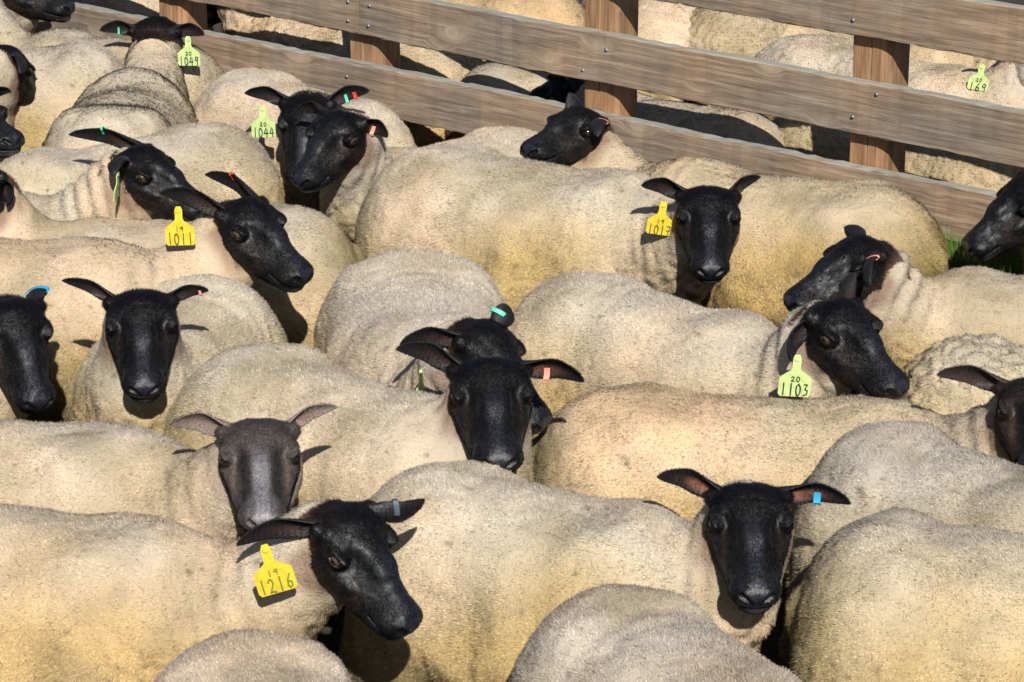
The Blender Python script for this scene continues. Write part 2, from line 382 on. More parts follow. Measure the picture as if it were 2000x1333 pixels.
# ------------------------------------------------------------------ ears
def ear_grid(base, tip, opening, W, n_t=16, n_u=11, curl=1.0):
    a = nrm(tip - base); L = np.linalg.norm(tip - base)
    o = nrm(opening - a * (opening @ a)); s = np.cross(a, o)
    t = np.linspace(0, 1, n_t); u = np.linspace(-1, 1, n_u)
    w = W * (.8 + .2 * np.sin(np.pi * np.clip(t / .78, 0, 1) ** .9 * .5) ** 1.0) * np.sqrt(np.clip(1 - ((t - .35) / .65).clip(0) ** 1.25, 0, 1))
    w = np.maximum(w, W * .05)
    Phi = (1.75 - 1.15 * sstep(0, .6, t)) * curl
    r = w / Phi
    P = np.zeros((n_t, n_u, 3)); N = np.zeros_like(P)
    bow = np.sin(t * np.pi) * L * .05
    for i in range(n_t):
        ph = u * Phi[i]
        P[i] = base + a * (L * t[i]) - o * bow[i] + s * (r[i] * np.sin(ph))[:, None] + o * (r[i] * (math.cos(Phi[i]) * .6 - np.cos(ph)) )[:, None]
        N[i] = s * np.sin(ph)[:, None] - o * np.cos(ph)[:, None]
    return P, N, (1 if s[2] > 0 else -1)
def ear_mesh(P, N, style, up=1, pink=1):
    n_t, n_u, _ = P.shape; th = .0062
    taper = np.linspace(1, .55, n_t)[:, None, None]
    edge = (1 - np.abs(np.linspace(-1, 1, n_u)) ** 4 * .75)[None, :, None]
    inner = P - N * th * .5 * taper * edge; outer = P + N * th * .5 * taper * edge
    V = np.concatenate([outer.reshape(-1, 3), inner.reshape(-1, 3)]); k = n_t * n_u; F = []
    g = lambda i, j: i * n_u + j
    for i in range(n_t - 1):
        for j in range(n_u - 1):
            F.append((g(i,j), g(i,j+1), g(i+1,j+1), g(i+1,j))); F.append((k+g(i,j), k+g(i+1,j), k+g(i+1,j+1), k+g(i,j+1)))
        F.append((g(i,0), g(i+1,0), k+g(i+1,0), k+g(i,0))); F.append((g(i,n_u-1), k+g(i,n_u-1), k+g(i+1,n_u-1), g(i+1,n_u-1)))
    for j in range(n_u - 1):
        F.append((g(n_t-1,j), g(n_t-1,j+1), k+g(n_t-1,j+1), k+g(n_t-1,j)))
    ob = {'black': (.009, .0085, .0105), 'brown': (.035, .026, .025), 'grey': (.2, .17, .155), 'white': (.6, .56, .54)}[style]
    ib = {'black': (.17, .078, .055), 'brown': (.16, .07, .05), 'grey': (.3, .17, .13), 'white': (.6, .4, .34)}[style]
    co = np.tile(ob, (k, 1)).astype(float); ci = np.tile(ob, (k, 1)).astype(float)
    U = np.tile(np.abs(np.linspace(-1, 1, n_u)), n_t); T = np.repeat(np.linspace(0, 1, n_t), n_u)
    Us = np.tile(np.linspace(-1, 1, n_u), n_t) * up
    m = sstep(.9, .5, U) * sstep(.25, -.1, Us + .1 * T) * sstep(.8, .3, T) * np.clip(.62 + .9 * fbm(inner.reshape(-1, 3) * 60), 0.1, 1) * pink
    ci = ci * (1 - m[:, None]) + np.array(ib) * m[:, None]
    br = sstep(.35, 0, T) * .5
    co = co * (1 - br[:, None]) + np.array({'black': (.014, .010, .009), 'brown': (.08, .05, .04), 'grey': (.2, .15, .13), 'white': (.55, .5, .45)}[style]) * br[:, None]
    c = np.concatenate([co, ci]) * (1 + .3 * fbm(V * 90))[:, None]
    return V, np.array(F), np.clip(c, .002, 1)

# ------------------------------------------------------------------ tags
DIG = {'0': [[(.5,1),(.15,.8),(.1,.4),(.3,.03),(.6,.0),(.85,.3),(.85,.7),(.5,1)]], '1': [[(.5,1.02),(.5,0)]],
 '2': [[(.1,.8),(.35,1),(.7,.9),(.75,.65),(.1,.02),(.5,.08),(.9,.0)]], '3': [[(.15,.95),(.7,.92),(.35,.55),(.8,.4),(.7,.08),(.1,.02)]],
 '4': [[(.45,1),(.05,.4),(.95,.42)],[(.7,.85),(.66,0)]], '6': [[(.7,1),(.25,.6),(.15,.2),(.4,0),(.75,.12),(.75,.4),(.4,.5),(.18,.3)]],
 '7': [[(.1,.95),(.85,.95),(.45,0)],[(.2,.5),(.8,.5)]], '9': [[(.8,.85),(.4,1),(.12,.75),(.35,.5),(.8,.7),(.8,.95),(.72,.5),(.7,0)]]}
def strokes(text, x0, y0, w, h, lw):
    """flat pen strokes in the tag's plane"""
    V = []; F = []; n = len(text); cw = w / n
    for k, ch in enumerate(text):
        for pl in DIG[ch]:
            pts = [np.array((x0 + cw * (k + .12 + .76 * (x if ch != '1' else .5 + (x - .5))), y0 + h * y)) for x, y in pl]
            for a, b in zip(pts[:-1], pts[1:]):
                d = (b - a) / max(np.linalg.norm(b - a), 1e-9); nn = np.array((-d[1], d[0])) * lw / 2; e = d * lw * .35
                i = len(V); V += [a - e - nn, b + e - nn, b + e + nn, a - e + nn]; F.append((i, i+1, i+2, i+3))
    return np.array(V), np.array(F)
def make_tag(root, rloc, hole, text, color, yaw=0, rot=0, size=1.0, tilt=0, faded=False):
    """hole: world point where the stem goes through the ear; the plate hangs below it"""
    w, hb = .040 * size, .036 * size
    pts = [(-.010,.0),(-.010,-.024),(-.0125,-.032),(-w,-.054),(-w,-.054-hb*1.25),(-w+.005,-.054-hb*1.45),(w-.005,-.054-hb*1.45),(w,-.054-hb*1.25),(w,-.054),(.0125,-.032),(.010,-.024),(.010,.0),(.006,.009),(-.006,.009)]
    pts = np.array(pts) * np.array((1, size))
    y = R(yaw); rt = np.array((math.cos(y), math.sin(y), 0)); nrm_ = np.array((math.sin(y), -math.cos(y), 0)); up = np.array((0, 0, 1.))
    ti = R(tilt); up, nrm_ = up * math.cos(ti) + nrm_ * -math.sin(ti), nrm_ * math.cos(ti) + up * math.sin(ti)
    r_ = R(rot); rt, up = rt * math.cos(r_) + up * math.sin(r_), -rt * math.sin(r_) + up * math.cos(r_)
    def tw(p, z):                                # slight bend of the plate
        p = np.asarray(p); b = (p[:, 0] ** 2) * 3.0 + (p[:, 1]) ** 2 * .8
        return hole + rt * p[:, :1] + up * p[:, 1:2] + nrm_ * (z - b)[:, None] - rloc
    n = len(pts); th = .0011
    # plate as strips so it can bend: simple ngon split
    Vf = tw(pts, np.full(n, th)); Vb = tw(pts, np.full(n, -th))
    sides = np.array([(i, n + i, n + (i+1) % n, (i+1) % n) for i in range(n)])
    caps = np.array([[i for i in range(n)], [n + i for i in range(n)][::-1]])
    if np.cross(rt, up) @ nrm_ > 0: caps = caps[:, ::-1]
    t = mesh_obj('ear_tag', np.concatenate([Vf, Vb]), [sides, caps], PL[color], root, smooth=False)
    sz = size
    ink = M_INKF if faded else (M_INKY if color[0] == 'y' else M_INK)
    yr = {'y': '19', 'l': '20'}[color[0]]
    V1, F1 = strokes(yr, -.013 * sz, -.061 * sz, .026 * sz, .0125 * sz, .0021 * sz)
    V2, F2 = strokes(text, -.037 * sz, -.100 * sz, .074 * sz, .032 * sz, .0031 * sz)
    VV = np.concatenate([V1, V2]); FF = np.concatenate([F1, F2 + len(V1)])
    mesh_obj('tag_number', tw(VV, np.full(len(VV), th + .0012)), FF, ink, t, smooth=False)
    Vp = []; Fp = []
    for k in range(10):
        a = 2 * math.pi * k / 10; Vp.append((math.cos(a) * .0075, math.sin(a) * .0075 + .0))
    Vp = np.array(Vp); A = tw(Vp, np.full(10, th + .0035)); B = tw(Vp, np.full(10, th))
    mesh_obj('tag_button', np.concatenate([A, B]), [np.array([list(range(10))]), np.array([(i, 10+i, 10+(i+1) % 10, (i+1) % 10) for i in range(10)])], PL[color], t, smooth=False)
def make_band(root, rloc, P, N, t, color, wid=.010, uu=(.1, 1.0)):
    n_t, n_u, _ = P.shape; i = min(max(int(t * (n_t - 1)), 1), n_t - 2)
    ax = nrm(P[i+1].mean(0) - P[i-1].mean(0))
    js = [j for j in range(n_u) if uu[0] - .01 <= (j / (n_u - 1) * 2 - 1) <= uu[1] + .01]
    if uu[1] < uu[0] or not js: js = [j for j in range(n_u) if (j / (n_u - 1) * 2 - 1) <= -.1]
    out = [P[i, j] + N[i, j] * .0055 for j in js]; inn = [P[i, j] - N[i, j] * .0055 for j in js][::-1]
    far = P[i, js[-1]] + nrm(P[i, js[-1]] - P[i, js[-2]]) * .004
    if js[0] == 0: out, inn = inn, out; far = P[i, 0] + nrm(P[i, 0] - P[i, 1]) * .004; path = inn[::-1][::-1]; path = [P[i, j] + N[i, j] * .0055 for j in js][::-1] + [far] + [P[i, j] - N[i, j] * .0055 for j in js]
    else: path = out + [far] + inn
    V = []; F = []
    for p in path: V += [p - ax * wid / 2, p + ax * wid / 2]
    for k in range(len(path) - 1): F.append((2*k, 2*k+1, 2*k+3, 2*k+2))
    V = np.array(V) - rloc; F = np.array(F)
    Vn = V * 1.0
    mid = V.mean(0); V2 = V + (V - mid) * .12
    Fo = F + len(V); n = len(path)
    S = [(2*k, 2*k+2, len(V)+2*k+2, len(V)+2*k) for k in range(n-1)] + [(2*k+1, len(V)+2*k+1, len(V)+2*k+3, 2*k+3) for k in range(n-1)]
    mesh_obj('ear_band', np.concatenate([Vn, V2]), np.concatenate([F, Fo, np.array(S)]), PL[color], root, smooth=False)

# ------------------------------------------------------------------ sheep
FULL = True
DENS = 125000
SEGM = []; POLLS = []
def make_sheep(key, label, rump, wither, zb=.72, head=None, ears=None, style='black', tags=(), bands=(), tint=(1,1,1), yellow=1.0, dirt=0.0,
               fat=1.0, wr=0.4, curly=0.0, group=None, rump_z=None, seed=None, dens=1.0, off=12, res=.0095, face_scale=1.0, speck=1.0, combv=.5):
    seed = (sum(map(ord, key)) * 7 + len(key)) % 97 if seed is None else seed
    rg = np.random.default_rng(seed)
    A = at_z(rump[0], rump[1] + off, zb); B = at_z(wither[0], wither[1] + off, zb)
    fw = nrm([B[0]-A[0], B[1]-A[1], 0]); lf = np.array([-fw[1], fw[0], 0]); D = float(np.linalg.norm((B-A)[:2]))
    kx = min(max(D / .55, .8), 1.2); mid = (A + B) / 2; O = np.array([mid[0], mid[1], 0.])
    if abs(D / .55 - kx) > .01: print('LEN', key, round(D, 2))
    kz = zb / .72; ky = fat
    M = np.stack([fw, lf, [0, 0, 1]], 0)                  # world -> local rows
    toL = lambda p: M @ (np.asarray(p) - O)
    # head frame
    k = face_scale * .96; Lh = np.linalg.norm(NOSE_L - POLL_L) * k
    if head is None:
        poll = O + fw * (.27 * kx + .33) + np.array([0, 0, zb + .09]); vd = nrm(fw * .62 - np.array([0, 0, .78])); roll = 0
    elif 'pt' in head:
        poll = np.array(head['pt']); vd = nrm(head['dir']); roll = head.get('roll', 0)
    else:
        poll = at_z(head['poll'][0], head['poll'][1], head.get('z', .83))
        if 'dir' in head: vd = nrm(head['dir'])
        else: vd = nrm(reach(poll, head['nose'][0], head['nose'][1], Lh, head.get('s', 1)) - poll)
        roll = head.get('roll', 0)
    dl = nrm(NOSE_L - POLL_L); nl = nrm(np.array([-dl[2], 0, dl[0]]))          # local axes in the x-z plane
    n_w = nrm(np.array([0, 0, 1.]) - vd * vd[2]); s_w = np.cross(n_w, vd)
    rr = R(roll); n_w, s_w = n_w * math.cos(rr) + s_w * math.sin(rr), s_w * math.cos(rr) - n_w * math.sin(rr)
    Hm = np.outer(vd, dl) + np.outer(n_w, nl) + np.outer(s_w, [0, 1, 0])
    hp = lambda q: (np.atleast_2d(q) - POLL_L) @ Hm.T * k + poll
    H1 = lambda q: hp(np.array(q))[0]
    # body surface
    jaw = toL(H1((.012, 0, -.126))); nape = toL(H1((-.008, 0, -.115))); thr = toL(H1((.055, 0, -.145)))
    sh_top = np.array([.30 * kx, 0, (.54) * kz]); sh_low = np.array([.34 * kx, 0, .45 * kz])
    bend = (nape - sh_top); mid_n = sh_top + bend * .5 + np.array([.03, 0, -.06]) 
    SEGM.append((key, O - fw * .27 * kx, O + fw * .25 * kx, .21 * ky)); POLLS.append((key, poll))
    neckl = np.linalg.norm(nape - sh_top)
    print('%-6s root(%.2f,%.2f) D %.2f neck %.2f' % (key, O[0], O[1], D, neckl))
    lo = np.array([-.52 * kx, -.29 * ky, .0]); hi = np.array([.5 * kx, .29 * ky, .78 * kz])
    for q, r in ((jaw, .15), (nape, .15), (thr, .15), (mid_n, .19)): lo = np.minimum(lo, q - r); hi = np.maximum(hi, q + r)
    P, org = grid(lo, hi, res)
    S = [P[0] / kx, np.abs(P[1]) / ky, P[2] / kz]; T = [P[0] / kx, P[1] / ky, P[2] / kz]
    f = cone([T[0], T[1] * .97, T[2]], (-.22, 0, .49), (.18, 0, .485), .228, .215)
    f = smin(f, ell(T, (-.02, 0, .45), (.34, .262, .235)), .05)
    f = smin(f, ell(T, (-.285, 0, .50), (.175, .205, .222)), .05)
    f = smin(f, ell(S, (-.30, .095, .40), (.15, .125, .22)), .05)
    f = smin(f, ell(S, (-.21, .115, .645), (.06, .05, .05)), .07)
    f = smin(f, ell(S, (.21, .075, .50), (.15, .115, .20)), .06)
    f = smin(f, ell(T, (.27, 0, .52), (.14, .12, .19)), .06)
    f = smin(f, ell(T, (.33, 0, .43), (.13, .14, .17)), .06)
    f = smax(f, -ell(S, (-.09, .275, .54), (.10, .05, .13)), .07)
    f = smax(f, -ell(S, (.115, .262, .52), (.05, .04, .16)), .06)
    f = smin(f, ell(T, (-.455, 0, .53), (.035, .03, .055)), .03)
    f = smin(f, cone(P, sh_top, mid_n, .15, .105), .08)
    f = smin(f, cone(P, sh_low, mid_n + np.array([0, 0, -.03]), .15, .12), .08)
    f = smin(f, cone(P, mid_n, nape, .105, .058), .04)
    f = smin(f, cone(P, mid_n, jaw, .11, .100 * k), .04)
    f = smin(f, cone(P, mid_n, thr, .10, .078 * k), .04)
    for sx, dx in ((.26, .0), ):
        f = smin(f, cone(S, (sx, .105, .36), (sx + .005, .105, .22), .075, .043), .04)
        f = smin(f, cone(S, (sx + .005, .105, .22), (sx, .105, .04), .032, .023), .02)
        f = smin(f, cone(S, (sx, .105, .03), (sx + .03, .105, .018), .03, .022), .01)
    f = smin(f, cone(S, (-.34, .12, .34), (-.43, .12, .235), .085, .042), .04)
    f = smin(f, cone(S, (-.43, .12, .235), (-.39, .12, .04), .030, .024), .02)
    f = smin(f, cone(S, (-.39, .12, .03), (-.36, .12, .018), .03, .022), .01)
    V, Q = nets(f, org, res); N = vnormals(V, Q)
    # folds: transverse rings towards the neck and the flank, vertical creases on the belly
    so_ = seed * 3.7
    up = sstep(.3, .45, V[:, 2])
    d = fbm(V * np.array([4, 4, 4]) + so_) * .011 * up
    warp = fbm(V * 3 + so_ + 5) * .05
    ring = np.sin((V[:, 0] * .9 + V[:, 2] * .25 + warp) * 2 * math.pi / .047)
    nk = np.clip(sstep(.2, .34, V[:, 0]) + .55 * np.exp(-((V[:, 0] + .13) / .06) ** 2), 0, 1) * np.clip(.5 + fbm(V * 5 + so_ + 9) * 1.6, 0, 1)
    d += ring * .006 * wr * nk * up
    vert = vnoise(V * np.array([34, 34, 4.5]) + so_); lowm = sstep(.58, .36, V[:, 2] / kz)
    d += -np.abs(vert) * .019 * lowm * (.4 + wr) * up
    if curly: d += (np.abs(vnoise(V * 42 + so_)) - .4) * .013 * curly * up
    else: d += (np.abs(vnoise(V * 30 + so_)) - .4) * .004 * up
    d += (np.abs(vnoise(V * 40 + so_ + 4)) - .4) * .013 * sstep(.26, .36, V[:, 0]) * sstep(.64, .5, V[:, 2]) * up * (not curly)
    V = V + N * d[:, None]; N = vnormals(V, Q)
    Wd = (V @ M) + O; NW = N @ M
    fleece_n = len(V)
    # wool colour in the sheep's own frame
    def wool(Vl):
        z = Vl[:, 2] / kz; a = fbm(Vl * 5.5 + so_); b = fbm(Vl * 14 + so_ + 31); c3 = fbm(Vl * 2.6 + so_ + 77)
        top = np.array((.535, .485, .41)); sid = np.array((.50, .378, .175)); pnk = np.array((.64, .495, .35))  # sky light painted into the greyer backs; yellow of the sides is grease
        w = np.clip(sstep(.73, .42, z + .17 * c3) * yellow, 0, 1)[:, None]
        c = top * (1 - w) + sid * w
        q = (np.clip(c3 * 1.6 + .1, 0, .8) * sstep(.35, .5, z))[:, None]; c = c * (1 - q) + pnk * q
        g = (np.clip(-a * 1.5 - .1, 0, .6))[:, None]; c = c * (1 - g) + np.array((.37, .31, .20)) * g
        c = c * (1 + .24 * b)[:, None]
        lowd = (sstep(.42, .25, z + .06 * a) * .5)[:, None]; c = c * (1 - lowd) + np.array((.22, .17, .09)) * lowd  # dirt low on the flanks, with the dimmer light there painted in
        st_ = vnoise(Vl * 30 + so_ * 1.7) * .5 + vnoise(Vl * 85 + so_) * .5; st_ = sstep(.60, .68, st_)[:, None]; c = c * (1 - st_ * .6) + np.array((.10, .085, .045)) * st_ * .6
        if dirt:
            e = np.clip((-Vl[:, 0] / kx - .31) * 6 + a * .6, 0, 1) * sstep(.74, .58, z + b * .06) * dirt
            c = c * (1 - e[:, None] * .75) + np.array((.12, .12, .05)) * e[:, None] * .75
        return np.clip(c * np.array(tint), .01, .85)
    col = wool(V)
    leg = sstep(.25, .18, V[:, 2]) * (V[:, 0] < .4); col = col * (1 - leg[:, None]) + np.array((.015, .013, .014)) * leg[:, None]
    # blend towards the face: dark skin hair where the neck meets the head
    Vh = ((Wd - poll) @ Hm) / k + POLL_L
    nz_ = fbm(V * 28 + so_)
    fb = sstep(.005, .04, Vh[:, 0] + nz_ * .014) * sstep(-.14, -.12, Vh[:, 2] + nz_ * .01) * sstep(.14, .1, Vh[:, 0]) * sstep(.092, .075, np.abs(Vh[:, 1])) 
    ecol = {'black': (.06, .035, .028), 'brown': (.12, .075, .055), 'grey': (.25, .2, .165), 'white': (.6, .55, .5)}[style]
    col = col * (1 - fb[:, None]) + np.array(ecol) * fb[:, None]
    halo = (sstep(-.035, .02, Vh[:, 0] + nz_ * .02) * .35 * sstep(-.2, -.15, Vh[:, 2] + nz_ * .02) * (np.abs(Vh[:, 1]) < .14) * (Vh[:, 0] < .3))[:, None]
    hw = halo / .35 * (.25 + .5 * sstep(-.01, .02, Vh[:, 0] + nz_ * .012))[:, None] * (1 - fb[:, None]) * (sstep(.13, .09, np.abs(Vh[:, 1])) * sstep(.15, .08, Vh[:, 0]) * sstep(-.17, -.13, Vh[:, 2]))[:, None]
    hcol = {'black': (.20, .115, .08), 'brown': (.26, .17, .12), 'grey': (.4, .32, .26), 'white': (.6, .52, .46)}[style]
    col = col * (1 - hw) + np.array(hcol) * hw
    # head
    HVw = (HV - POLL_L) @ Hm.T * k + poll
    hc, wet = head_colors(style, seed)
    sc = np.array([1, 1, 1])
    VV = [Wd, HVw]; FF = [Q, HEAD_KEEP + fleece_n]; CC = [col, hc]; WW = [np.zeros(len(Wd)), wet]
    nf0 = len(Q); base = fleece_n + len(HV)
    egs = {}; earsV, earsF, earsC, earsN = [], [], [], []
    ears = dict(ears or {})
    for side in 'LR': ears.setdefault(side, dict(dir=(-.025, .135 if side == 'L' else -.135, -.012)))
    for side, e in ears.items():
        sy = 1 if side == 'L' else -1
        eb = H1((.010, .060 * sy, -.026))
        if 'tip' in e:
            ed = depth(eb) - e.get('near', 0.0); tip = at_depth(e['tip'][0], e['tip'][1], ed)
        else: tip = eb + Hm @ np.array(e['dir']) * k
        op = np.array(e.get('ow', (0, -1, -.45)))
        Pg, Ng, eup = ear_grid(eb, tip, op, e.get('w', .037) * k, curl=e.get('curl', 1.0))
        egs[side] = (Pg, Ng)
        v, fc, c = ear_mesh(Pg, Ng, e.get('style', style), eup, e.get('pink', .8 if style == 'grey' else .22))
        earsV.append(v); earsF.append(fc); earsC.append(c); earsN.append(np.concatenate([Ng.reshape(-1, 3), -Ng.reshape(-1, 3)]))
        VV.append(v); FF.append(fc + base); CC.append(c); WW.append(np.zeros(len(v))); base += len(v)
    root = bpy.data.objects.new('sheep', None); scn.collection.objects.link(root); root.location = O; root.empty_display_size = .2
    tag_props(root, label, 'sheep', group)
    VA = np.concatenate(VV) - O; FA = np.concatenate(FF); fm = np.ones(len(FA), np.int32)
    legm = np.concatenate([leg > .5, np.ones(len(VA) - fleece_n, bool)]); fm[:nf0] = legm[Q[:, 0]]
    CC[0] = CC[0] * np.where(leg[:, None] > .5, 1, .72)  # skin under the strands darkened, painting the shade between locks
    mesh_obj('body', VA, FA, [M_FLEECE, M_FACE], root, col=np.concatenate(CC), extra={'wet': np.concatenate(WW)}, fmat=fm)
    for sy in (1, -1):
        ec = H1(EYE_L * np.array((1, sy * EYE_W, 1)) - np.array((0, .0022 * sy, -.0010)))
        E = EV * .0158; E = E * np.array((1, sy, 1))
        fe = EF if sy > 0 else EF[:, ::-1]
        mesh_obj('eye', E @ Hm.T * k + ec - O, fe, M_EYE, root, col=EC)
    for tg in tags:
        Pg, Ng = egs[tg['ear']]; i = int(tg.get('t', .5) * (len(Pg) - 1)); j = tg.get('u', Pg.shape[1] // 2)
        hole = Pg[i, j] + nrm(CAMP - Pg[i, j]) * tg.get('fwd', .008)
        if 'px' in tg: hole = at_depth(tg['px'][0], tg['px'][1], depth(Pg[i, j]) - tg.get('fwd', .012))
        make_tag(root, O, hole, tg['text'], tg['color'], tg.get('yaw', 0), tg.get('rot', 0), tg.get('size', 1), tg.get('tilt', 0), tg.get('faded', False))
    for bd in bands:
        Pg, Ng = egs[bd['ear']]; make_band(root, O, Pg, Ng, bd.get('t', .5), bd['color'], bd.get('w', .009), bd.get('u', (.1, 1)))
    # short hair of the face
    tf = np.concatenate([HEAD_KEEP[:, [0, 1, 2]], HEAD_KEEP[:, [0, 2, 3]]]); a, b, c = HVw[tf[:, 0]], HVw[tf[:, 1]], HVw[tf[:, 2]]
    HNw = HN @ Hm.T; ar = np.linalg.norm(np.cross(b - a, c - a), axis=1) / 2; w_ = ar * (1 - .9 * (wet[tf[:, 0]] > .6)) * (1 - .8 * (HV[tf[:, 0], 0] > .23) * (np.abs(HV[tf[:, 0], 2] + .092) < .006))
    n = int(ar.sum() * 260000 * (1 if FULL else .1)); ti = rg.choice(len(tf), n, p=w_ / w_.sum())
    q = rg.random((n, 3)); q /= q.sum(1, keepdims=True)
    p = a[ti] * q[:, :1] + b[ti] * q[:, 1:2] + c[ti] * q[:, 2:]; nn = HNw[tf[ti, 0]]; hl = HV[tf[ti, 0]]
    cm = Hm @ np.array((1., 0, -.25)); crown = sstep(.1, .02, hl[:, 0])[:, None]
    dr = cm * (1 - 1.5 * crown) + rg.normal(0, .35, (n, 3)); dr -= nn * (dr * nn).sum(1)[:, None]; dr /= np.linalg.norm(dr, axis=1, keepdims=True)
    dr = dr + nn * (.35 + .25 * rg.random(n))[:, None]; sd = np.cross(dr, nn); sd /= np.linalg.norm(sd, axis=1, keepdims=True)
    ln = (.0035 + .0025 * rg.random(n))[:, None] * (1 + .9 * crown)
    V3 = np.empty((n, 3, 3)); V3[:, 0] = p - sd * .0006; V3[:, 1] = p + sd * .0006; V3[:, 2] = p + dr * ln
    C3 = np.repeat(hc[tf[ti, 0]] * (.35 + .9 * rg.random((n, 1)) ** 1.5), 3, 0)
    mesh_list = [(V3, C3, np.repeat(nn, 3, 0))]
    for v, fc, c, en in zip(earsV, earsF, earsC, earsN):
        tf = np.concatenate([fc[:, [0, 1, 2]], fc[:, [0, 2, 3]]]); a_, b_, c_ = v[tf[:, 0]], v[tf[:, 1]], v[tf[:, 2]]
        cr = np.cross(b_ - a_, c_ - a_); ar = np.linalg.norm(cr, axis=1) / 2 + 1e-12; n = int(ar.sum() * 420000)
        ti = rg.choice(len(tf), n, p=ar / ar.sum()); q = rg.random((n, 3)); q /= q.sum(1, keepdims=True)
        p = a_[ti] * q[:, :1] + b_[ti] * q[:, 1:2] + c_[ti] * q[:, 2:]; nn = en[tf[ti, 0]]
        ax = v[len(v) // 2 - 6] - v[5]; ax = nrm(ax)
        dr = ax + rg.normal(0, .45, (n, 3)); dr /= np.linalg.norm(dr, axis=1, keepdims=True); dr = dr + nn * .4
        sd = np.cross(dr, nn); sd /= np.maximum(np.linalg.norm(sd, axis=1, keepdims=True), 1e-9)
        W3 = np.empty((n, 3, 3)); W3[:, 0] = p - sd * .0006; W3[:, 1] = p + sd * .0006; W3[:, 2] = p + dr * (.0022 + .002 * rg.random(n))[:, None]
        mesh_list.append((W3, np.repeat(c[tf[ti, 0]] * (.5 + .9 * rg.random((n, 1))), 3, 0), np.repeat(nn, 3, 0)))
    V3 = np.concatenate([m_[0] for m_ in mesh_list]); C3 = np.concatenate([m_[1] for m_ in mesh_list]); S3 = np.concatenate([m_[2] for m_ in mesh_list])
    mesh_obj('face_hair', V3.reshape(-1, 3) - O, np.arange(3 * len(V3)).reshape(-1, 3), M_HAIR, root, col=np.clip(C3, .003, .9), extra={'sn': S3}, smooth=False)
    # wool strands
    tri = np.concatenate([Q[:, [0, 1, 2]], Q[:, [0, 2, 3]]]); a, b, c = Wd[tri[:, 0]], Wd[tri[:, 1]], Wd[tri[:, 2]]
    ar = np.linalg.norm(np.cross(b - a, c - a), axis=1) / 2
    zc = a[:, 2]; nn = NW[tri[:, 0]]; view = ((CAMP - a) * nn).sum(1) / np.linalg.norm(CAMP - a, axis=1)
    wgt = ar * sstep(.22, .32, zc) * np.where(view > -.25, 1, .25) * (1 - fb[tri[:, 0]] * .85)
    tot = wgt.sum(); n = int(tot * DENS * dens * (1.0 if FULL else .15))
    ti = rg.choice(len(tri), n, p=wgt / tot)
    r1 = np.sqrt(rg.random(n)); r2 = rg.random(n); wa, wb, wc = (1 - r1)[:, None], (r1 * (1 - r2))[:, None], (r1 * r2)[:, None]
    p = a[ti] * wa + b[ti] * wb + c[ti] * wc
    nn = NW[tri[ti, 0]] * wa + NW[tri[ti, 1]] * wb + NW[tri[ti, 2]] * wc; nn /= np.linalg.norm(nn, axis=1, keepdims=True)
    pl = (p - O) @ M.T
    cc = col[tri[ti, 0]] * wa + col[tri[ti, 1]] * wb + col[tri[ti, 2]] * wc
    sw = np.stack([fbm(pl * 7 + so_ + 40), fbm(pl * 7 + so_ + 60), fbm(pl * 7 + so_ + 80)], 1)
    comb = -fw * .75 + np.array([0, 0, -combv]) + (sw @ M) * .8 + rg.normal(0, .28, (n, 3))
    cs = .0068 * (1 + .6 * bool(curly)); q_ = p / cs + sw.sum(1)[:, None] * .3; qi = np.floor(q_).astype(np.int64)
    hsh = lambda m: _perm[((qi[:, 0] * 73856093) ^ (qi[:, 1] * 19349663) ^ (qi[:, 2] * 83492791) ^ m) & 4095]
    pull = (qi + np.stack([.2 + .6 * hsh(11), .2 + .6 * hsh(77), .2 + .6 * hsh(333)], 1) - q_) * cs; pull -= nn * (pull * nn).sum(1)[:, None]
    comb -= nn * (comb * nn).sum(1)[:, None]; comb /= np.maximum(np.linalg.norm(comb, axis=1, keepdims=True), 1e-6)
    clump = vnoise(p * 120 + so_)                      # neighbouring strands lean together into locks
    lift = .60 + .32 * clump + rg.normal(0, .16, n)
    ln = (.0088 + .003 * fbm(pl * 9 + so_ + 3)) * (.7 + .6 * rg.random(n)) * (1 + .3 * lowf(pl, kz)) 
    ln *= 1 - .3 * halo[tri[ti, 0], 0] / .35
    dr = comb * np.cos(lift)[:, None] + nn * np.sin(lift)[:, None]
    dr = dr + pull / .008 * .6 + nn * ((hsh(5) - .5) * .35)[:, None]; dr /= np.linalg.norm(dr, axis=1, keepdims=True)
    shk = 1 + (hsh(91) - .5) * .36
    sd = np.cross(dr, nn); sd /= np.maximum(np.linalg.norm(sd, axis=1, keepdims=True), 1e-6)
    roll_ = rg.normal(0, .45, n)[:, None]; sd = sd * np.cos(roll_) + nn * np.sin(roll_)
    wd = (.0009 + .0007 * rg.random(n))[:, None]
    p0 = p - nn * .002
    V3 = np.empty((n, 3, 3)); V3[:, 0] = p0 - sd * wd; V3[:, 1] = p0 + sd * wd; V3[:, 2] = p0 + dr * ln[:, None]
    sh = ((1 + rg.normal(0, .19, n)) * shk)[:, None]
    dk = rg.random(n) < (.06 * speck * (.4 + 2.0 * np.clip(fbm(pl * 4.5 + so_ + 55) + .1, 0, .6)))
    tipc = (cc * .9 * .75 + cc.mean(1, keepdims=True) * .9 * .25 * np.array((.98, 1.0, 1.04))) * np.where(dk, .35, 1.)[:, None]
    C3 = np.empty((n, 3, 3)); cc = np.clip(cc * 1.13, 0, .88); tipc = tipc * 1.13; C3[:, 0] = cc * sh * np.where(dk, .5, .93)[:, None]; C3[:, 1] = C3[:, 0]; C3[:, 2] = tipc * sh
    SN = np.repeat(nn, 3, axis=0)
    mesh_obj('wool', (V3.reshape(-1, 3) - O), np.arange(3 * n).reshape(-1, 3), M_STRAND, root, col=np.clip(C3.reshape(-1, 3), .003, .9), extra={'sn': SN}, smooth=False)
    return root
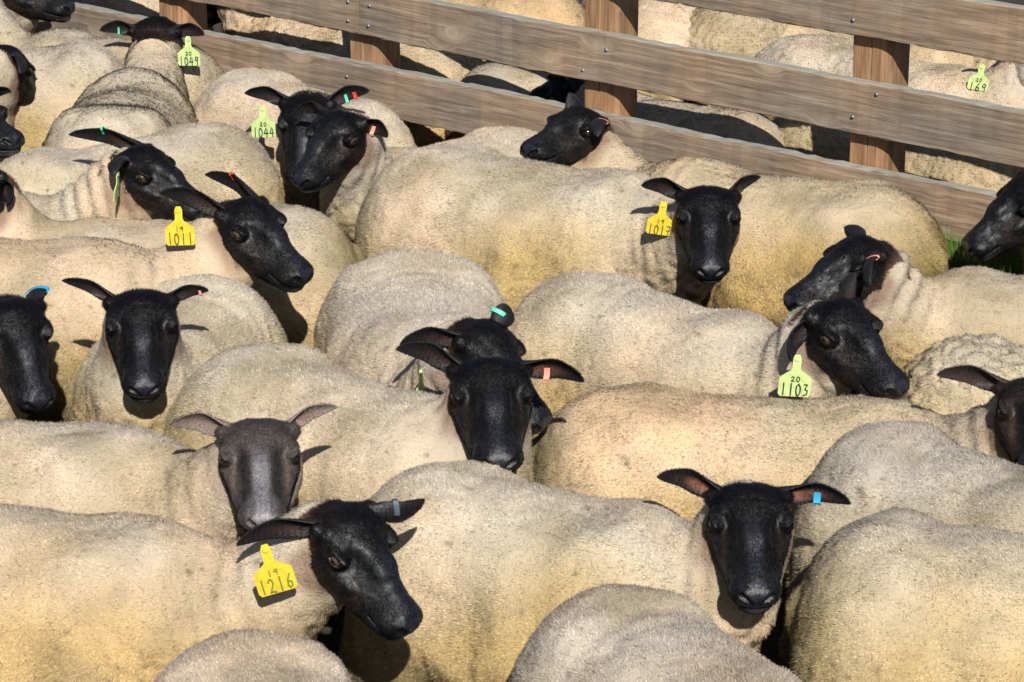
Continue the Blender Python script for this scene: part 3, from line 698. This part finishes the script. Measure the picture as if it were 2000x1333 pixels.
def lowf(pl, kz): return sstep(.6, .4, pl[:, 2] / kz)

# ------------------------------------------------------------------ fence
VPX = -6500.
fd = nrm(np.array([(VPX - 1000), -(-1372 - 666.5) , 0]))   # placeholder, set below
_v = FWD * F_PX + RIGHT * (VPX - 1000) + SUP * (666.5 + 1372); fd = nrm([_v[0], _v[1], 0])   # along the rails, away to the left
fd = -fd                                              # towards the right (nearer)
fn = np.array([fd[1], -fd[0], 0]); fn = fn if fn[1] < 0 else -fn                       # towards the viewer
F0 = at_z(1300, 250, .66)
def on_fence(px, py):
    d = ray(px, py); t = ((F0 - CAMP) @ fn) / (d @ fn); q = CAMP + d * t
    return (q - F0) @ fd, q[2]
fence = bpy.data.objects.new('fence', None); scn.collection.objects.link(fence)
FO = np.array([F0[0], F0[1], 0]); fence.location = FO; fence.rotation_euler = (0, 0, math.atan2(fd[1], fd[0]))
tag_props(fence, 'weathered brown timber rail fence with square posts across the back of the pen', 'fence')
# local frame of the fence: x along the rails, y away from the viewer (rail faces at y = 0), z up
def rail(x0, x1, z0, z1, name='rail', dy=0.0, nails=()):
    n = max(2, int((x1 - x0) / .035)); th = .042; b = .004
    prof = [(0 + b, z0), (0, z0 + b), (0, z1 - b), (b, z1), (th - b, z1), (th, z1 - b), (th, z0 + b), (th - b, z0)]
    X = np.linspace(x0, x1, n + 1); V = []; m = len(prof)
    for i, x in enumerate(X):
        wz = .0018 * math.sin(x * 3.1 + z0 * 9) + .0012 * math.sin(x * 11 + z0 * 5)
        for y, z in prof: V.append((x, y + dy + .002 * math.sin(x * 2.1 + z0 * 7) + (random.random() ** 3) * .0035 * (y < .01), z + wz + (random.random() - .5) * .0022 - (random.random() ** 6) * .006 * (1 if z > z0 + .1 else -1)))
    F = [(i*m+j, (i+1)*m+j, (i+1)*m+(j+1) % m, i*m+(j+1) % m) for i in range(n) for j in range(m)]
    caps = [list(range(m))[::-1], [n*m+j for j in range(m)]]
    V = np.array(V); F = np.array(F)
    r = mesh_obj(name, V - (0, 0, 0), [F, np.array(caps)], M_RAIL, fence, smooth=False)
    for nx, nz in nails:
        k = 8; a = np.arange(k) * 2 * math.pi / k
        A = np.stack([nx + .0052 * np.cos(a), np.full(k, dy - .0035), nz + .0052 * np.sin(a)], 1); B = A.copy(); B[:, 1] = dy + .004; C = A.copy(); C[:, 0] = nx + (C[:, 0]-nx)*1.25; C[:, 2] = nz + (C[:, 2]-nz)*1.25; C[:,1] = dy + .001
        mesh_obj('nail', np.concatenate([A, C]), [np.array([list(range(k))]), np.array([(j, k+j, k+(j+1) % k, (j+1) % k) for j in range(k)])], M_NAIL, r)
    return r
PX = [(318, 30), (694, 100), (1155, 180), (1678, 300)]
post_x = [on_fence(*p)[0] for p in PX]
def xz(px, py): return on_fence(px, py)
print('posts', [round(x, 2) for x in post_x])
RT = [.68]                                                # tops of the rails, bottom visible one first
rails_z = [xz(1300, y)[1] for y in (250 + 100, 250, 189, 83, 5)]
print('rail z', [round(z, 3) for z in rails_z])
zb0, zt0 = .66 - .172, .66
zb1, zt1 = rails_z[2], rails_z[3] - .01
zb2 = rails_z[4]; zt2 = zb2 + (zt1 - zb1)
xl, xr = post_x[0] - 2.4, post_x[3] + 2.2
xj = xz(700, 40)[0]
def nl(px, py): return xz(px, py)
rail(xl, xr, .22, .22 + .165)
rail(xl, xr, zb0, zt0, nails=[nl(677, 150), nl(714, 207), nl(1140, 236), nl(1195, 300), nl(1660, 372), nl(1716, 415)])
rail(xl, xj - .0025, zb1, zt1, nails=[nl(679, 41), nl(340, -22), nl(679, 4)])
rail(xj + .0025, xr, zb1, zt1, dy=.0, nails=[nl(721, 12), nl(719, 51), nl(1184, 98), nl(1138, 138), nl(1712, 185), nl(1665, 229)])
rail(xl, xz(1320, 2)[0], zb2, zt2, nails=[nl(1150, -60)])
rail(xz(1322, 2)[0], xr, zb2, zt2, nails=[nl(1666, 40), nl(1720, -10)])
def post(x, w=.128):
    n = 26; Z = np.linspace(0, zt2 + .03, n); V = []; y0, dp = .0435, .12; hw = w / 2
    prof = [(-hw, y0 + .004), (-hw + .004, y0), (-.004, y0), (0, y0 + .005), (.004, y0), (hw - .03, y0), (hw - .012, y0 + .006), (hw, y0 + .022), (hw, y0 + dp), (-hw, y0 + dp)]
    m = len(prof)
    for z in Z:
        for j, (a, b) in enumerate(prof): V.append((x + a + .0015 * math.sin(z * 13 + x * 5 + j), b + (.001 * math.sin(z * 21 + j) if b > y0 else 0), z))
    F = [(i*m+j, i*m+(j+1) % m, (i+1)*m+(j+1) % m, (i+1)*m+j) for i in range(n-1) for j in range(m)]
    # grain runs along local x of the material, so the post mesh is laid in its own rotated object
    V = np.array(V); W = np.stack([V[:, 2], V[:, 1], -(V[:, 0] - x)], 1)
    o = mesh_obj('post', W, [np.array(F), np.array([list(range(m))[::-1], [(n-1)*m+j for j in range(m)]])], M_POST, fence, smooth=False)
    o.location = (x, 0, 0); o.rotation_euler = (0, R(-90), 0)
for x in post_x: post(x)
post(post_x[0] - (post_x[1] - post_x[0])); post(post_x[3] + (post_x[3] - post_x[2]))

# ------------------------------------------------------------------ ground and grass
def make_ground():
    n = 60; X = np.linspace(-60, 60, n); Y = np.linspace(-20, 140, n); g = np.array([(x, y, 0) for x in X for y in Y], float)
    F = [(i*n+j, (i+1)*n+j, (i+1)*n+j+1, i*n+j+1) for i in range(n-1) for j in range(n-1)]
    o = mesh_obj('ground', g, np.array(F), M_GROUND); tag_props(o, kind='structure')
    c = at_z(1930, 520, 0); N = 60000; rg = np.random.default_rng(5)
    p = np.stack([c[0] + rg.normal(-.2, 1.1, N), c[1] + rg.uniform(-1.6, 1.8, N), np.zeros(N)], 1)
    a = rg.random(N) * 6.28; h = .03 + .05 * rg.random(N); w = .0025
    s = np.stack([np.cos(a), np.sin(a), 0*a], 1); l = rg.normal(0, .02, (N, 2))
    V = np.empty((N, 3, 3)); V[:, 0] = p - s * w; V[:, 1] = p + s * w; V[:, 2] = p; V[:, 2, :2] += l; V[:, 2, 2] = h
    col = np.repeat(np.array((.075, .15, .02)) * (.6 + .8 * rg.random((N, 1))), 3, 0)
    a0, b0 = on_fence(1825, 500)[0], on_fence(2120, 540)[0]; K = 9000        # rank grass along the foot of the fence
    u = rg.uniform(a0, b0, K); o_ = np.abs(rg.normal(.0, .05, K)) + .015; pf = F0 * (1, 1, 0) + fd * u[:, None] + fn * o_[:, None]
    aa = rg.random(K) * 6.28; s2 = np.stack([np.cos(aa), np.sin(aa), 0*aa], 1) * .003
    V2 = np.empty((K, 3, 3)); V2[:, 0] = pf - s2; V2[:, 1] = pf + s2; V2[:, 2] = pf; V2[:, 2, :2] += rg.normal(0, .07, (K, 2)); V2[:, 2, 2] = .34 + .24 * rg.random(K)
    V = np.concatenate([V, V2]); col = np.concatenate([col, np.repeat(np.array((.085, .17, .025)) * (.6 + .8 * rg.random((K, 1))), 3, 0)]); N += K
    m, t, b = mat('grass blades'); at = attr_col(t); t.links.new(at.outputs['Color'], b.inputs['Base Color']); b.inputs['Roughness'].default_value = .6
    o = mesh_obj('grass', V.reshape(-1, 3), np.arange(3*N).reshape(-1, 3), m, col=col, smooth=False)
    tag_props(o, 'short green grass growing beyond the fence', 'grass', kind='stuff')
make_ground()

# ------------------------------------------------------------------ the flock
G1, G2 = 'sheep packed in the pen', 'sheep in the next pen beyond the fence'
def S(key, label, rump, wither, **kw):
    kw.setdefault('group', G1); return make_sheep(key, label, rump, wither, **kw)
FRONT = (.8, 0, -.6); BACK = (-.7, 0, .7); SIDE = (.9, 0, .2)
import os
ONLY = os.environ['ONLYS'].split(',') if os.environ.get('ONLYS') else None
SHEEP = [
('A', 'black-faced sheep with yellow tag 1216, head hanging down to the right at bottom left', (-300, 962), (330, 1025),
  dict(head=dict(poll=(672, 995), nose=(795, 1245), z=.83), ears=dict(R=dict(tip=(463, 1066), near=.05), L=dict(tip=(828, 976), near=-.04, ow=(.1, .9, .3))),
  tags=[dict(ear='R', t=.72, px=(518, 1072), text='1216', color='yellow', rot=14, yaw=8, faded=True, size=1.0, fwd=.07)], bands=[dict(ear='L', t=.52, color='grey', w=.010)], fat=1.05, yellow=.9, tint=(1.03, .98, .94))),
('B', 'black-faced sheep facing the viewer at front right with a blue band on its ear', (850, 908), (1270, 1000),
  dict(head=dict(poll=(1462, 948), nose=(1477, 1190), z=.83), ears=dict(R=dict(tip=(1284, 933), near=.02, pink=1.3), L=dict(tip=(1661, 985), near=.03, pink=1.3)), bands=[dict(ear='L', t=.58, color='blue', w=.013)], wr=.6)),
('C', 'sheep with a grey-brown face and pale ears, facing the viewer at left', (-310, 795), (260, 838),
  dict(head=dict(poll=(503, 822), nose=(515, 1043), z=.84), style='grey', ears=dict(R=dict(tip=(334, 832), near=.03), L=dict(tip=(658, 796), near=-.02, w=.027)), wr=.5)),
('D', 'long pale sheep with dark speckled wool, its head cut by the right edge', (1215, 762), (1730, 783),
  dict(zb=0.66, head=dict(poll=(2020, 742), nose=(2035, 945), z=.82), style='brown', ears=dict(R=dict(tip=(1830, 733), near=-.02)), dirt=1.0, speck=6.0, tint=(1.06, 1.0, .9))),
('E', 'sheep with its rump at the bottom right corner, head out of the picture', (1712, 1022), (2160, 1055), dict(zb=0.78, fat=1.1, dirt=.6)),
('F', 'grey-backed sheep behind the bottom right corner rump, with a dark ear shadow on its back', (1725, 832), (2060, 925), dict(zb=0.78, tint=(.9, .92, .97), yellow=.7, wr=.8, dirt=.4)),
('G', 'sheep seen as a rounded grey rump at the bottom centre', (1195, 1152), (1470, 1325), dict(head=dict(poll=(1600, 1520), z=.78, dir=(.4, -.5, -.75)), tint=(.88, .89, .93), yellow=.5, wr=.8, combv=.2)),
('H', 'sheep showing only a low grey rump at the bottom left', (480, 1244), (600, 1430), dict(tint=(.86, .87, .92), yellow=.5, wr=.5, combv=.2)),
('I', 'large black-faced sheep in the centre with a pink band on its ear', (495, 672), (830, 780),
  dict(zb=0.74, head=dict(poll=(955, 702), nose=(975, 928), z=.86), face_scale=1.08, ears=dict(R=dict(tip=(774, 682), near=.02), L=dict(tip=(1140, 746), near=.05, pink=1)), bands=[dict(ear='L', t=.45, color='pink', w=.012)], wr=.7)),
('J', 'sheep with its black head half hidden behind the large central one, teal ear band', (805, 486), (850, 622),
  dict(fat=1.13, head=dict(poll=(938, 634), nose=(1060, 862), z=.84), face_scale=1.03, ears=dict(R=dict(tip=(782, 674), near=.03), L=dict(tip=(988, 598), near=-.03, ow=(.1, .9, .3))), tags=[dict(ear='R', t=.7, px=(822, 728), text='20', color='lime', yaw=70, size=.9)],
  bands=[dict(ear='L', t=.45, color='teal')], tint=(.97, .98, 1.02), yellow=.7, wr=1.0)),
('K', 'broad cream sheep in the upper centre facing the viewer with yellow tag 1017', (850, 284), (1225, 335),
  dict(zb=.76, head=dict(poll=(1383, 368), nose=(1387, 548), z=.83), ears=dict(R=dict(tip=(1253, 363), near=.0), L=dict(tip=(1486, 346), near=-.02, w=.027)), fat=1.1, dirt=.8,
  tags=[dict(ear='R', t=.7, px=(1296, 400), text='1017', color='yellow', rot=-8, size=.9, fwd=.0)])),
('L', 'sheep along the fence with its black head turned left and a speckled golden back', (1710, 365), (1340, 305),
  dict(zb=.70, head=dict(poll=(1150, 218), nose=(1030, 312), z=.79), ears=dict(R=dict(tip=(1112, 181), near=-.05), L=dict(tip=(1168, 268), near=.12, w=.034)), fat=1.05, dirt=.9, speck=4.0, bands=[dict(ear='L', t=.5, color='pink', w=.007)], tint=(1.02, .96, .84), yellow=1.2)),
('M', 'sheep with its black head turned right and lime tag 1103', (1130, 533), (1455, 615),
  dict(head=dict(poll=(1625, 590), nose=(1752, 782), z=.84), face_scale=1.04, ears=dict(R=dict(tip=(1548, 705), near=.07, w=.034), L=dict(tip=(1672, 532), near=-.06)),
  tags=[dict(ear='R', t=.8, px=(1558, 700), text='1103', color='lime', rot=-3, size=.98, fwd=.03)], bands=[dict(ear='L', t=.3, color='teal', w=.007)], wr=.6)),
('N', 'sheep with a wrinkled neck and black head facing left behind the one tagged 1103', (2200, 540), (1880, 522),
  dict(head=dict(poll=(1700, 468), nose=(1543, 612), z=.84), ears=dict(L=dict(tip=(1700, 560), near=.12, w=.034), R=dict(tip=(1660, 455), near=-.09)), bands=[dict(ear='L', t=.4, color='pink', w=.007)], wr=1.0, tint=(.95, .92, .88))),
('O', 'sheep with a tightly curled woolly rump at the right, below the wrinkled neck', (1880, 666), (2290, 690), dict(zb=.70, curly=1.2, speck=2)),
('P', 'black-faced sheep looking left at the right edge, in front of the fence', (2560, 500), (2200, 430),
  dict(head=dict(poll=(2022, 345), nose=(1880, 522), z=.82), ears=dict(R=dict(dir=(-.10, -.08, -.04))))),
('Q', 'sheep with a black profile facing right and yellow tag 1011', (-330, 440), (270, 462),
  dict(zb=0.78, head=dict(poll=(468, 392), nose=(592, 560), z=.85), face_scale=1.05, ears=dict(R=dict(tip=(312, 378), near=.08), L=dict(tip=(400, 342), near=-.1)), bands=[dict(ear='L', t=.6, color='red', w=.006)],
  tags=[dict(ear='R', t=.7, px=(348, 410), text='1011', color='yellow', rot=1, size=.98, fwd=.07)], tint=(.98, .96, .92), yellow=1.2)),
('R', 'sheep with a yellowish rump behind the one tagged 1011', (560, 400), (160, 430),
  dict(zb=0.66, head=dict(poll=(-38, 325), nose=(-130, 480), z=.84), ears=dict(L=dict(tip=(12, 400), near=.05)), dirt=.8, yellow=1.2)),
('S', 'sheep with a brownish black profile facing right and a lime tag seen edge on', (-380, 340), (10, 370),
  dict(zb=0.66, head=dict(poll=(262, 290), nose=(398, 428), z=.84), style='black', ears=dict(R=dict(tip=(222, 345), near=.13, w=.034), L=dict(tip=(134, 264), near=-.06)),
  tags=[dict(ear='R', t=.7, px=(229, 340), text='10', color='lime', yaw=84, rot=4, size=.8)], bands=[dict(ear='L', t=.6, color='teal', w=.006)], tint=(1, .99, .97), wr=1)),
('T', 'pale sheep standing crosswise behind the profile with the edge-on tag', (410, 240), (60, 290), dict(zb=.73, yellow=.9, head=None)),
('U', 'sheep seen from behind with lime tag 1049 hanging from its right ear', (205, 205), (262, 122),
  dict(seed=31, zb=0.76, head=dict(poll=(300, 52), z=.79, dir=(.05, .95, -.35)), ears=dict(L=dict(tip=(195, 60), near=.0), R=dict(tip=(399, 68), near=.0)),
  tags=[dict(ear='R', t=.6, px=(367, 76), text='1049', color='lime', size=.94, fwd=.14)], bands=[dict(ear='L', t=.55, color='teal', w=.006, u=(-1, -.1))], wr=.1)),
('V', 'sheep with its rump beside the one tagged 1049, head past the left edge', (165, 80), (-80, 85), dict(zb=0.78, yellow=1.2)),
('W', 'black-faced sheep in profile at the top left corner', (-380, -30), (-90, -15),
  dict(head=dict(poll=(18, -52), nose=(138, 30), z=.84, s=1))),
('X', 'sheep behind the one tagged 1049, against the fence', (345, 78), (100, 50), dict(zb=0.7, fat=.9, yellow=1.1)),
('CC', 'sheep at the left edge with dark ear towards the viewer, below the top left profile', (-420, 130), (-150, 150),
  dict(head=dict(poll=(4, 92), nose=(76, 215), z=.84, s=-1), ears=dict(R=dict(tip=(38, 145), near=.12, w=.034)))),
('DD', 'black muzzle of a sheep poking in low at the upper left edge', (-480, 250), (-210, 270),
  dict(head=dict(poll=(-65, 200), nose=(28, 292), z=.82), ears=dict(L=dict(tip=(22, 180), near=-.1)))),
('Y', 'sheep with lime tag 1044 and a green and red banded ear', (480, 133), (700, 190),
  dict(head=dict(poll=(600, 190), nose=(588, 365), z=.80), ears=dict(R=dict(tip=(478, 183), near=.0), L=dict(tip=(721, 178), near=.0)), yellow=1.1, dirt=.3,
  tags=[dict(ear='R', t=.7, px=(513, 212), text='1044', color='lime', size=.94)], bands=[dict(ear='L', t=.68, color='red', w=.010), dict(ear='L', t=.5, color='teal', w=.008)])),
('Z', 'black-faced sheep with a pink ear band, head in front of the one tagged 1044', (1010, 246), (770, 290),
  dict(zb=0.63, head=dict(poll=(672, 220), nose=(588, 370), z=.84), ears=dict(L=dict(tip=(756, 268), near=.03), R=dict(tip=(580, 215), near=-.1)), bands=[dict(ear='L', t=.4, color='pink', w=.010)], wr=.9)),
('AA', 'black-faced sheep cut by the left edge with a blue band on its ear', (-520, 610), (-170, 640),
  dict(head=dict(poll=(18, 590), nose=(75, 805), z=.84), ears=dict(L=dict(tip=(90, 578), near=-.09)), bands=[dict(ear='L', t=.55, color='blue', w=.012, u=(-1, 1))])),
('BB', 'black-faced sheep facing the viewer at left with a pale pink band at its ear tip', (400, 534), (285, 640),
  dict(zb=0.69, head=dict(poll=(274, 572), nose=(282, 780), z=.85), ears=dict(R=dict(tip=(121, 549), near=.0, w=.026), L=dict(tip=(407, 568), near=.0, w=.026)), bands=[dict(ear='L', t=.8, color='pink', w=.006)], wr=.8)),
# beyond the fence
('b9', 'sheep beyond the fence with its back in shadow and a black head behind the post', (1440, 215), (1180, 165),
  dict(zb=.63, group=G2, head=dict(poll=(1120, 150), z=.66, dir=(-.7, .1, -.6)), ears=dict(L=dict(tip=(1068, 152), near=-.05)))),
('b3', 'sheep beyond the fence showing a round rump left of the middle post', (985, 112), (1225, 75), dict(zb=.62, head=dict(poll=(1330, 150), z=.50, dir=(.6, .2, -.75)), group=G2)),
('b1', 'sheep beyond the fence seen lengthwise between the two left posts', (850, 60), (560, 0), dict(zb=.65, group=G2, curly=1.1, tint=(1.02, .96, .87))),
('b4', 'tan sheep farther back at the top edge above the middle rail', (1050, -30), (800, -70), dict(group=G2, tint=(1, .88, .68))),
('b5', 'whitish sheep right of the middle post at the top edge', (1285, -5), (1230, -90), dict(group=G2, tint=(1.1, 1.1, 1.12), yellow=.2)),
('b6', 'sheep with rough curly wool behind the gap in the top rails', (1420, -2), (1660, -40), dict(group=G2, curly=1.3, yellow=.5, tint=(.9, .85, .76))),
('b7', 'smooth pale sheep behind the grey-backed one beyond the fence', (1530, 20), (1850, 60), dict(zb=0.66, group=G2, tint=(1.08, .95, .78), yellow=.4)),
('b8', 'whitish sheep beyond the fence at right with lime tag 169', (1570, 62), (1890, 126),
  dict(zb=.72, group=G2, style='white', head=dict(poll=(2022, 88), nose=(2120, 225), z=.82), ears=dict(R=dict(tip=(1900, 108), near=.03, w=.04)), tags=[dict(ear='R', t=.5, px=(1918, 130), text='169', color='lime', rot=-8, size=.85)], curly=.6)),
('b10', 'nearest sheep beyond the fence, right of the third post', (1620, 186), (1960, 250), dict(zb=0.66, group=G2, curly=1.0, tint=(.98, .93, .84), yellow=1.0)),
('b13', 'sheep beyond the fence at the top left corner', (300, -40), (80, -80), dict(zb=.64, group=G2, curly=.7)),
]
for key, label, rump, wither, kw in SHEEP:
    if ONLY and key not in ONLY: continue
    S(key, label, rump, wither, **kw)


if os.environ.get('CHK'):
    T = np.linspace(0, 1, 9)
    for i in range(len(SEGM)):
        for j in range(i):
            a = SEGM[i]; b = SEGM[j]
            pa = a[1] + (a[2] - a[1]) * T[:, None]; pb = b[1] + (b[2] - b[1]) * T[:, None]
            d = np.linalg.norm(pa[:, None] - pb[None], axis=2).min(); 
            if d < a[3] + b[3] - .03: print('HIT', a[0], b[0], round(d, 2))
    for a in SEGM:
        q = [((x - F0) @ fn) for x in (a[1], a[2])]
        if a[0][0] == 'b' or -.3 < min(q) < .25 or -.3 < max(q) < .25: print('FENCE', a[0], [round(float(x), 2) for x in q])
    for k, p in POLLS:
        q = (p - F0) @ fn
        if -.2 < q < .2: print('FPOLL', k, round(float(q), 2))
